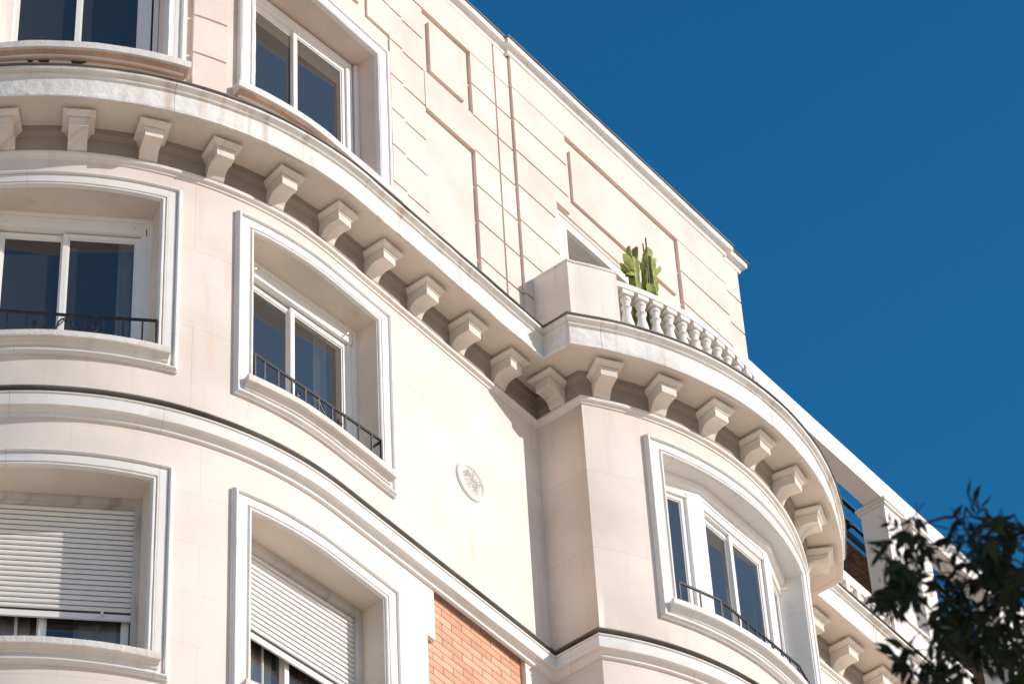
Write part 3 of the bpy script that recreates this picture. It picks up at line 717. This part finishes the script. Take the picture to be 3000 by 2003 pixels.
# parapet cornice of the attic
def par_frames():
    fr = [(p, d, s) for p, d, s in frames_of(PT, SL, c['g'])]
    out = [(p-Vector((0,0)), d, s) for p, d, s in fr]
    pts = [(c['g'],0.0), (c['g'],-0.04), (c['j']+0.0,-0.04), (c['j']+0.0,0.0), (AX1,0.0), (AX1,5.0)]
    dirs = [(-1,-1), (-1,-1), (1,-1), (1,-1), (1,-1), (1,0)]
    out = out[:-1]
    for (x, y), dd in zip(pts, dirs): out.append((Vector((x, y)), Vector(dd), x))
    return out
PP = [(0.03,30.54),(0.046,30.542),(0.056,30.552),(0.058,30.585),(0.046,30.590),(0.043,30.603),(0.050,30.606),(0.062,30.612),(0.068,30.626),(0.085,30.632),(0.112,30.636),(0.118,30.642),(0.122,30.712),(0.10,30.716)]
PF = par_frames()
mb = MB(); sweep(mb, PF, PP+[(0.0,30.716)], caps=False, wob=0.003, seed=6); mb.build('parapet_cornice', MTRIM, B)
mb = MB(); sweep(mb, PF, [(0.09,30.714),(0.134,30.714),(0.140,30.720),(0.140,30.734),(0.13,30.738),(-0.25,30.76),(-0.25,30.714)], closed=True, wob=0.002, seed=9); mb.build('parapet_flashing', MLEAD, B)
mb = MB()
rp = [PT(s, 0.02) for s in svals(PT, SL, 0.0, 0.2)]+[(AX1,0.0),(AX1,5),(-8,9)]
mb.add([(x, y, 30.60) for x, y in rp], [tuple(range(len(rp)))]); mb.build('roof', MGND, B, smooth=False)
# terrace floor and balcony slab over the bay
mb = MB(); k = [(0.0,0.0),(0.0,BY0)]+[PBay(s, 0.0) for s in svals(PBay, -bs, bs, 0.1)][1:-1]+[(BX1,BY0),(BX1,0.0)]
mb.add([(x, y, 25.77) for x, y in k], [tuple(range(len(k)))]); mb.build('balcony_floor', MTERR, B, smooth=False)
mb = MB(); mb.add([(AX1,0,25.77),(14,0,25.77),(14,9,25.77),(AX1,9,25.77)], [(0,1,2,3)]); mb.build('terrace_floor', MGND, B, smooth=False)

# balcony door
door = MB(); surround(door, lambda s, o: (s, -o-0.01), 0.56, 3.34, 25.2, 28.66, [(0,0.0),(0,0.045),(0.02,0.055),(0.04,0.045),(0.05,0.03),(0.14,0.03),(0.15,0.04),(0.18,0.04),(0.2,0.0)])
dr = door.build('balcony_door', MWHITE, B)
mb = MB(); surround(mb, lambda s, o: (s, -o-0.01), 0.56, 3.34, 25.2, 28.66, [(0.2,0.0),(0.2,-0.5)]); mb.build('reveal', MTRIM, dr)
mb = MB(); Xd = lambda q: Vector((0.76+q[0], 0.42+q[1], q[2]))
mb.box((0,0,28.36),(2.38,0.08,28.46),Xd); 
for u in (0, 0.74, 1.54, 2.30): mb.box((u,0.001,25.63),(u+0.08,0.079,28.36),Xd)
mb.build('door_frame', MPVC, dr, smooth=False)
for u in (0.08, 0.82, 1.62): pane(Xd, u, u+0.68, 25.65, 28.36, 0.03, dr)
room(Xd, 2.38, 25.7, 28.46, dr, v0=0.1, depth=0.6)

# balcony corner boxes, balustrade
def Pbx(s, o): return PBay(s, -0.045+o)
for sg in (-1, 1):
    s_in = 1.535
    o0, o1 = 0.0, -0.13
    arc = [s for s in svals(PBay, -bs, -s_in, 0.06)]
    outer = [(0.0 if sg < 0 else 0.0, -0.02), ] 
    xs0 = 0.0
    out = [(0.0, 0.02), (0.0, Pbx(-bs,0)[1])]+[Pbx(s, 0.0) for s in arc[1:]]
    inn = [(0.13, 0.02), (0.13, Pbx(-bs+0.15,-0.13)[1])]+[Pbx(s, -0.13) for s in arc if s > -bs+0.17]
    if sg > 0: out = [(BX1-x, y) for x, y in out]; inn = [(BX1-x, y) for x, y in inn]
    poly = out+inn[::-1]; k = len(poly)
    mb = MB(); zt = 27.045
    uu = [x+y for x, y in poly]
    mb.add([(x, y, 25.60) for x, y in poly]+[(x, y, zt) for x, y in poly], [tuple(range(k, 2*k))]+[(j, (j+1) % k, k+(j+1) % k, k+j) for j in range(k)], [(x-y, 25.6) for x, y in poly]+[(x-y, zt) for x, y in poly])
    pb = mb.build('balcony_parapet', MBOX, B)
    if sg < 0: pass
    # rounded coping following the top
    fr = []
    for i, (x, y) in enumerate(out):
        ns = []
        for a, b in ((i-1, i), (i, i+1)):
            if 0 <= a and b < len(out):
                e = Vector((out[b][0]-out[a][0], out[b][1]-out[a][1])); e.normalize(); n = Vector((e.y, -e.x))*(1 if sg < 0 else -1); n = -n if n.dot(Vector((BCX-x, 0.6-y))) > 0 else n; ns.append(n)
        m = ns[0] if len(ns) == 1 else (ns[0]+ns[1])/(1+ns[0].dot(ns[1]))
        fr.append((Vector((x, y)), m, x-y))
    mb = MB(); sweep(mb, fr, [(-0.14,zt-0.002),(0.004,zt-0.004),(0.012,zt+0.006),(0.014,zt+0.026),(0.0,zt+0.042),(-0.14,zt+0.05)], closed=True, wob=0.005, seed=20+sg); mb.build('coping', MCAP, pb)
bal = MB()
fr = [(Vector(PBay(s, 0)), Vector(PBay(s, 1))-Vector(PBay(s, 0)), s) for s in svals(PBay, -1.535, 1.535, 0.05)]
sweep(bal, fr, [(-0.05,26.878),(-0.045,26.874),(-0.19,26.874),(-0.195,26.878),(-0.195,26.955),(-0.185,26.965),(-0.06,26.965),(-0.048,26.955)], closed=True)
sweep(bal, fr, [(-0.05,25.62),(-0.05,25.78),(-0.20,25.78),(-0.20,25.62)], closed=True)
rail = bal.build('balustrade', MWHITE, B)
def baluster():
    mb = MB()
    prof = [(0.030,0.115),(0.036,0.11),(0.052,0.098),(0.060,0.075),(0.056,0.055),(0.046,0.045),(0.041,0.02),(0.040,-0.02),(0.050,-0.035),(0.058,-0.045),(0.058,-0.058),(0.048,-0.068),(0.040,-0.085),(0.042,-0.12),(0.052,-0.18),(0.066,-0.25),(0.078,-0.33),(0.082,-0.41),(0.074,-0.47),(0.056,-0.51),(0.050,-0.53),(0.06,-0.55),(0.062,-0.575),(0.05,-0.585)]
    # z here relative to top underside of abacus
    prof = [(r, z-0.115) for r, z in prof]
    n = 20; vs = [(r*cos(2*pi*k/n), r*sin(2*pi*k/n), z) for r, z in prof for k in range(n)]
    fs = [(i*n+k, i*n+(k+1) % n, (i+1)*n+(k+1) % n, (i+1)*n+k) for i in range(len(prof)-1) for k in range(n)]
    mb.add(vs, fs); h = 0.068
    mb.box((-h,-h,0.0),(h,h,0.062)); mb.box((-h,-h,-1.04),(h,h,-0.69))
    return mb
bp = None
for i in range(16):
    s = -1.40+0.1885*i
    if bp is None:
        bp = baluster().build('baluster', MWHITE, rail, ang=30, bevel=0.004); q = bp
    else:
        q = bp.copy(); COL.objects.link(q)
    x, y = PBay(s, -0.122); q.location = (x, y, 26.812); q.rotation_euler = (0, 0, s/BR)

# ---- round medallion on the flat wall
mb = MB(); cxm, czm, R = -1.155, 23.425, 0.213
prof = [(R,0.0),(R,0.016),(R-0.010,0.026),(R-0.022,0.028),(R-0.034,0.018),(R-0.042,0.003),(R-0.052,0.012)]
n = 56
def ringv(r, o): return [(cxm+r*cos(2*pi*k/n), -o, czm+r*sin(2*pi*k/n)) for k in range(n)]
vs = [v for r, o in prof for v in ringv(r, o)]
vs2 = []
rs = 14
for j in range(rs+1):
    r = (R-0.052)*(1-j/rs)
    for k in range(n):
        a = 2*pi*k/n; f = r/(R-0.052)
        o = 0.012+0.034*abs(sin(a*9+0.5*sin(a*2)))*max(0, sin(pi*min(1, f*1.02)))+0.02*math.exp(-(f/0.14)**2)+0.014*noise.noise(Vector((cos(a)*r*60, sin(a)*r*60, 0)))
        if f > 0.96: o = 0.012
        vs2.append((cxm+r*cos(a), -o, czm+r*sin(a)))
m1 = len(prof); allv = vs+vs2; tot = m1+rs+1
mb.add(allv, [(i*n+k, i*n+(k+1) % n, (i+1)*n+(k+1) % n, (i+1)*n+k) for i in range(tot-1) for k in range(n)])
mb.build('medallion', MTRIM, B, ang=20)

# ================================================================== TERRACE PARAPET, PERGOLA (right)
mb = MB()
mb.box((AX1,0.0,26.775),(6.72,0.14,26.925)); mb.box((AX1,0.0,25.62),(6.72,0.14,26.25))
x = 4.30
xs = []
while x < 6.70: mb.box((x,0.001,26.25),(x+0.075,0.139,26.775)); xs.append(x); x += 0.2165
for x in xs:   # little round spindle in each opening
    cx = x+0.075+0.07; k = 14
    for r0, za, zb in ((0.045,26.25,26.55),(0.03,26.55,26.72),(0.05,26.72,26.776)):
        vv = [(cx+r0*cos(2*pi*i/k), 0.07+r0*sin(2*pi*i/k), z) for z in (za, zb) for i in range(k)]
        mb.add(vv, [(i, (i+1) % k, k+(i+1) % k, k+i) for i in range(k)]+[tuple(range(k))])
mb.box((8.35,0.0,25.62),(14,0.14,26.925))
ter = mb.build('terrace_parapet', MWHITE, B, smooth=False, bevel=0.004)
mb = MB(); mb.box((6.72,-0.04,25.62),(8.35,0.42,26.90)); mb.box((6.69,-0.07,26.90),(8.38,0.45,26.95)); mb.build('plinth', MWHITE, B, smooth=False, bevel=0.006)
mb = MB(); mb.box((9.3,-0.04,25.62),(10.9,0.42,26.90)); mb.box((9.27,-0.07,26.90),(10.93,0.45,26.95)); mb.build('plinth', MWHITE, B, smooth=False, bevel=0.006)
PG = empty('pergola', 'white masonry pergola beam and posts on the roof terrace right of the tall attic block', 'pergola', loc=(8, 0.2, 26.95))
def rel(o): o.matrix_parent_inverse = PG.matrix_world.inverted(); return o
bpy.context.view_layer.update()
mb = MB(); mb.box((AX1+0.003,0.0,28.85),(14,0.25,29.18)); rel(mb.build('beam', MWHITE, PG, smooth=False, bevel=0.006))
for x in (6.99, 7.60, 9.45, 10.06):
    mb = MB(); mb.box((x,0.0,26.95),(x+0.35,0.34,28.76)); rel(mb.build('post', MWHITE, PG, smooth=False, bevel=0.006))
    mb = MB(); mb.box((x-0.03,-0.03,28.76),(x+0.38,0.37,28.80)); mb.box((x-0.045,-0.045,28.80),(x+0.395,0.385,28.848)); rel(mb.build('capital', MCAP, PG, smooth=False, bevel=0.006))

SF = empty('awning_frame', 'thin dark green steel frame under the white pergola beam', 'steel frame', loc=(7, 0.7, 28.7))
bpy.context.view_layer.update()
mb = MB()
for y, z in ((0.60,28.72),(0.60,29.28)): mb.box((4.6,y,z),(13,y+0.05,z+(0.06 if z < 29 else 0.02)))
mb.box((7.0,0.62,29.00),(13,0.66,29.02))
for x in (5.4, 7.20, 9.0, 10.8): mb.box((x,0.62,28.95),(x+0.07,3.4,29.03))
o = mb.build('frame', MSTEEL, SF, smooth=False); o.matrix_parent_inverse = SF.matrix_world.inverted()
mb = MB(); random.seed(3)
y = 0.68
while y < 3.2:
    zz = 28.70+random.uniform(-.012,.012); x = 4.7
    p = []
    for i in range(12): p.append((4.6+i*0.75, y+random.uniform(-.005,.005), zz+random.uniform(-.006,.006)))
    tube(mb, p, random.uniform(0.008,0.012), 4); y += random.uniform(0.008,0.0135)
rs_ = mb.build('reed_mat', MREED, None, smooth=True); rs_['label'] = 'brown reed mat laid as shade under the pergola'; rs_['category'] = 'reed mat'

# ================================================================== CACTUS on the balcony
CT = empty('cactus', 'tall green candelabra cactus behind the white balustrade', 'cactus', loc=(1.05,-0.8,25.63))
bpy.context.view_layer.update()
def stem(pts, rad, ribs=4, tw=0.0, name='stem'):
    """ribbed succulent column along pts"""
    mb = MB(); P_ = [Vector(p) for p in pts]
    L = sum((b-a).length for a, b in zip(P_[:-1], P_[1:])); n = max(8, int(L/0.035)); rings = []
    def at(t):
        d = t*L
        for a, b in zip(P_[:-1], P_[1:]):
            l = (b-a).length
            if d <= l+1e-9: return a.lerp(b, d/l)
            d -= l
        return P_[-1]
    k = ribs*4
    for i in range(n+1):
        t = i/n; c0 = at(t); r = rad*min(1, 0.55+2.2*t if L < 0.5 else 1)*(sqrt(max(0.0, 1-max(0, (t-(1-0.06/L*1.6))/(0.06/L*1.6))**2))+0.04)
        r *= 1+0.09*sin(t*L*17+rad*99)
        ring = []
        for j in range(k):
            a = 2*pi*j/k+tw; q = j % 4
            rr = r*(1.0 if q == 0 else 0.74 if q in (1, 3) else 0.60)
            if q == 0: rr *= 1+0.10*abs(sin(t*L*55))
            ring.append(c0+Vector((cos(a)*rr, sin(a)*rr, 0)))
        rings.append(ring)
    vs = [v for g in rings for v in g]
    for i in range(n):
        for j in range(k):
            mb.mi.append(1 if j % 4 == 0 and False else 0); mb.f.append((i*k+j, i*k+(j+1) % k, (i+1)*k+(j+1) % k, (i+1)*k+j))
    mb.f.append(tuple((n)*k+j for j in range(k))); mb.mi.append(0)
    mb.v = [tuple(v) for v in vs]; mb.uv = [(v.x, v.z) for v in vs]
    # pale rib margins
    for j in range(0, k, 4):
        a = 2*pi*j/k+tw; d = Vector((cos(a), sin(a), 0)); tube(mb, [rings[i][j]+d*0.0005 for i in range(n+1)], 0.0022, 4, mi=1)
    o = mb.build(name, [MCACT, MCACTE], CT, ang=60, merge=False); o.matrix_parent_inverse = CT.matrix_world.inverted(); return o
stem([(1.13,-.80,25.9),(1.12,-.80,26.8),(1.12,-.80,27.80)], 0.078, 5, 0.5)
stem([(0.97,-.74,25.9),(0.93,-.74,26.9),(0.88,-.76,27.42),(0.83,-.78,27.62)], 0.062, 5, 0.2)
stem([(1.24,-.72,25.9),(1.25,-.72,26.9),(1.24,-.73,27.52)], 0.055, 3, 0.9)
stem([(1.02,-.86,25.9),(1.03,-.86,26.9),(1.02,-.86,27.28)], 0.06, 4, 0.1)
for a, b, r in (((1.13,-.80,27.74),(1.15,-.80,27.99),.055),((0.90,-.77,27.48),(0.93,-.80,27.82),.052),((0.83,-.78,27.55),(0.79,-.80,27.72),.04),
                ((0.78,-.8,27.33),(0.69,-.80,27.52),.055),((0.72,-.8,27.25),(0.58,-.82,27.28),.05),((0.88,-.77,27.4),(0.70,-.80,27.22),.05),
                ((1.19,-.78,27.68),(1.29,-.79,27.94),.034),((1.22,-.76,27.60),(1.40,-.78,27.90),.036),((1.02,-.84,27.55),(0.99,-.86,27.74),.036),
                ((1.24,-.73,27.42),(1.33,-.76,27.55),.03),((0.99,-.83,27.2),(0.97,-.86,27.5),.04)):
    A_, B_ = Vector(a), Vector(b); mid = A_.lerp(B_, .5)+Vector((0.0, 0, -0.02)); stem([A_, mid, B_], r*0.86, 3, random.random()*3, 'branch')
mb = MB(); tube(mb, [(1.03,-.83,25.9),(1.05,-.84,27.2),(1.09,-.83,28.06)], 0.010, 6); tube(mb, [(1.06,-.80,25.9),(1.08,-.80,27.2),(1.07,-.80,27.98)], 0.008, 6)
o = mb.build('stake', MSTICK, CT); o.matrix_parent_inverse = CT.matrix_world.inverted()
mb = MB(); k = 24; pr_ = [(0.16,25.772),(0.22,25.95),(0.24,25.95),(0.24,26.0),(0.20,26.0),(0.19,25.93),(0.0,25.93)]
mb.add([(1.08+r*cos(2*pi*i/k), -.79+r*sin(2*pi*i/k), z) for r, z in pr_ for i in range(k)], [(j*k+i, j*k+(i+1) % k, (j+1)*k+(i+1) % k, (j+1)*k+i) for j in range(len(pr_)-1) for i in range(k)])
o = mb.build('pot', MPOT, CT); o.matrix_parent_inverse = CT.matrix_world.inverted()

# ================================================================== TREE (near, at the right edge)
random.seed(21)
def wp(px, py, d): return CAM + ray(px, py)*d
T = empty('tree', 'dark leafy tree whose hanging sprays cross the lower right corner', 'tree', loc=(-12.3,-12.6,-1.6))
bpy.context.view_layer.update()
LF = MB(); BRN = MB()
def leaf(base, d, size):
    d = d.normalized(); s = d.cross(Vector((random.gauss(0,1), random.gauss(0,1), random.gauss(0,1)))).normalized(); n = d.cross(s)
    w_ = size*random.uniform(0.15,0.21); cv = n*size*random.uniform(-.12,.12)
    p = [base, base+d*size*.18+s*w_*.65, base+d*size*.45+s*w_+cv, base+d*size*.75+s*w_*.55+cv, base+d*size, base+d*size*.75-s*w_*.55+cv, base+d*size*.45-s*w_+cv, base+d*size*.18-s*w_*.65]
    LF.add(p, [(0,1,7),(1,2,6,7),(2,3,5,6),(3,4,5)])
def spray(p, d, L, npair, size=0.085):
    """pinnate leaf: rachis with leaflet pairs"""
    pts = []; d = d.normalized(); q = Vector(p)
    for i in range(npair+1):
        pts.append(q.copy()); d = (d+Vector((random.uniform(-.1,.1), random.uniform(-.1,.1), -0.10))).normalized(); q = q+d*(L/npair)
    tube(BRN, pts, 0.0018, 3)
    sd = d.cross(Vector((random.gauss(0,1), random.gauss(0,1), random.gauss(0,1)))).normalized()
    for i in range(1, npair+1):
        for sg in (-1, 1): leaf(pts[i], d*0.75+sd*sg*random.uniform(.5,.9)+Vector((0,0,-.18)), size*random.uniform(.75,1.1))
    leaf(pts[-1], d, size*1.1)
hub = wp(3900, 2900, 10.4)
def limb(a, b, r0, r1, sag=0.1):
    n = 7; pts = []; rr = []
    for i in range(n+1):
        t = i/n; p = a.lerp(b, t)+Vector((0,0,sag*sin(pi*t)))+Vector((random.uniform(-.02,.02), random.uniform(-.02,.02), random.uniform(-.02,.02)))*min(t*3, (1-t)*3, 1)
        pts.append(p); rr.append(r0+(r1-r0)*t)
    tube(BRN, pts, rr, 6); return pts
# (px, py, radius in px, sprays) of the hanging foliage masses
# second list: twigs with single readable sprays
ZZT = lambda a, b: (2300+0.4485*a, 1300+0.4485*b)
MASS = [(690,620,30,5),(850,640,40,7),(860,480,30,6),(720,760,38,11),(680,850,42,13),(740,870,45,16),(800,930,42,13),(720,960,38,11),(690,1010,25,5),
        (1120,500,30,5),(1200,540,30,5),(1340,510,30,6),(1430,520,40,7),(1250,640,45,9),(1130,620,45,8),(1370,640,50,10),(1480,620,40,7),(1430,760,50,11),(1290,780,50,12),(1190,760,40,8),
        (1090,900,38,8),(1060,1040,45,11),(1160,960,50,13),(1290,920,55,14),(1400,880,50,12),(1520,900,50,12),(1490,1010,55,14),(1360,1040,55,14),(1210,1090,55,14),(1080,1160,42,11),(1010,1210,38,8),
        (1290,1190,55,14),(1420,1170,50,11),(1180,1330,45,10),(1240,1250,45,11),(1060,1300,40,9),(960,1330,40,8),(850,1340,38,8),(920,1450,45,11),(1030,1430,45,11),(860,1530,40,8),(1150,1490,45,9),(1280,1360,45,10),(1500,1300,45,8),(1520,1480,50,11),(1000,1540,45,9),
        (1650,1000,80,16),(1650,1250,80,16),(1650,1500,80,16)]
MASS = [(*ZZT(a, b), r*1.1, max(2, round(n*0.37))) for a, b, r, n in MASS]
anchors = [limb(hub, wp(3020, 1560, 10.3), 0.03, 0.009), limb(hub, wp(3040, 1720, 10.6), 0.03, 0.009), limb(hub, wp(3010,1960,10.4), 0.03, 0.010)]
limb(wp(3020,1560,10.3), wp(2900,1520,10.3), 0.008, 0.005, 0.01); limb(wp(2900,1520,10.3), wp(2790,1515,10.3), 0.005, 0.004, 0.01); limb(wp(2790,1515,10.3), wp(2640,1535,10.35), 0.005, 0.003, 0.01)
limb(wp(2895,1520,10.3), wp(2835,1440,10.3), 0.004, 0.002, 0.0)
limb(wp(3020,1675,10.5), wp(2880,1700,10.5), 0.012, 0.005, 0.01); limb(wp(3020,1560,10.4), wp(2850,1640,10.5), 0.008, 0.004, 0.02)
for px, py, R_, n in MASS:
    cpt = wp(px, py, random.uniform(10.1, 10.9)); m = R_/FPX*10.5*0.95
    src = min((a[j] for a in anchors for j in range(2, 8)), key=lambda v: (v-cpt).length)
    limb(src, cpt, 0.0035, 0.0018, 0.03)
    for i in range(n):
        o_ = Vector((random.gauss(0,1), random.gauss(0,1), random.gauss(0,1)))*m*0.42
        st = cpt+o_; dd = o_.normalized()*0.7+Vector((random.uniform(-.5,.5), random.uniform(-.5,.5), -0.55))
        Ls_ = random.uniform(0.06,0.12); spray(st-dd.normalized()*Ls_*0.6, dd, Ls_, random.randint(2,3), random.uniform(0.048,0.074))
# single sprays reaching into the sky
for px, py, tx, ty, s_ in ((2650,1560,2610,1530,.045),(2650,1600,2590,1575,.05),(2640,1660,2585,1625,.05),(2680,1960,2625,1915,.07),(2720,1930,2655,1880,.06)):
    a = wp(px, py, 10.3); b = wp(tx, ty, 10.3); spray(a, b-a, (b-a).length, 2, s_)
for a, b, c_, d_ in ((1190,345,1215,222),(1232,385,1280,262),(1275,418,1350,325),(1240,452,1205,388),(1092,480,1160,390),(1500,580,1425,590),(1500,470,1400,500)):
    A_ = wp(*ZZT(a, b), 10.3); B_ = wp(*ZZT(c_, d_), 10.3); leaf(A_, B_-A_, (B_-A_).length)
limb(wp(*ZZT(1370,495),10.3), wp(*ZZT(1195,350),10.3), 0.003, 0.0015, 0.0)
# small seed clusters (dark knots) in the hanging part
for i in range(170):
    px = random.gauss(2640, 40); py = random.gauss(1700, 55); p = wp(px, py, random.uniform(10.2,10.7)); leaf(p, Vector((random.uniform(-.3,.3), random.uniform(-.3,.3), -1)), random.uniform(.02,.04))
# unseen crown leaves added beyond the frame, sunward, to shade the near sprays
fc = wp(2880, 1820, 10.5)
for i in range(150):
    t = random.uniform(0.9, 3.2); o_ = Vector((random.gauss(0,1), random.gauss(0,1), random.gauss(0,1)))*0.50
    cpt = fc+SUN*t+o_
    q = cpt-CAM; px_ = 1500+FPX*q.dot(R2)/q.dot(fw); py_ = 1001.5-FPX*q.dot(U2)/q.dot(fw)
    if px_ < 3560 and py_ < 2500: continue
    if i % 3 == 0: limb(hub.lerp(fc+SUN*2, 0.5), cpt, 0.01, 0.003, 0.1)
    for j in range(9):
        st = cpt+Vector((random.gauss(0,1), random.gauss(0,1), random.gauss(0,1)))*0.14
        spray(st, Vector((random.uniform(-1,1), random.uniform(-1,1), random.uniform(-1,.3))), random.uniform(.14,.24), 4, random.uniform(.10,.14))
tb = Vector((-12.3,-12.6,-1.6)); limb(tb, hub, 0.17, 0.06, 0.0); limb(hub, fc+SUN*2, 0.05, 0.02, 0.1)
o = BRN.build('trunk', MBARK, T, merge=False, fixn=False); o.matrix_parent_inverse = T.matrix_world.inverted()
o = LF.build('crown', MLEAF, T, smooth=False, merge=False, fixn=False); o.matrix_parent_inverse = T.matrix_world.inverted()

# ================================================================== GROUND
mb = MB(); mb.add([(-400,-400,-1.6),(400,-400,-1.6),(400,400,-1.6),(-400,400,-1.6)], [(0,1,2,3)]); g = mb.build('ground', MGND, None, smooth=False); g['kind'] = 'structure'; g['label'] = 'pale paved street below the building'
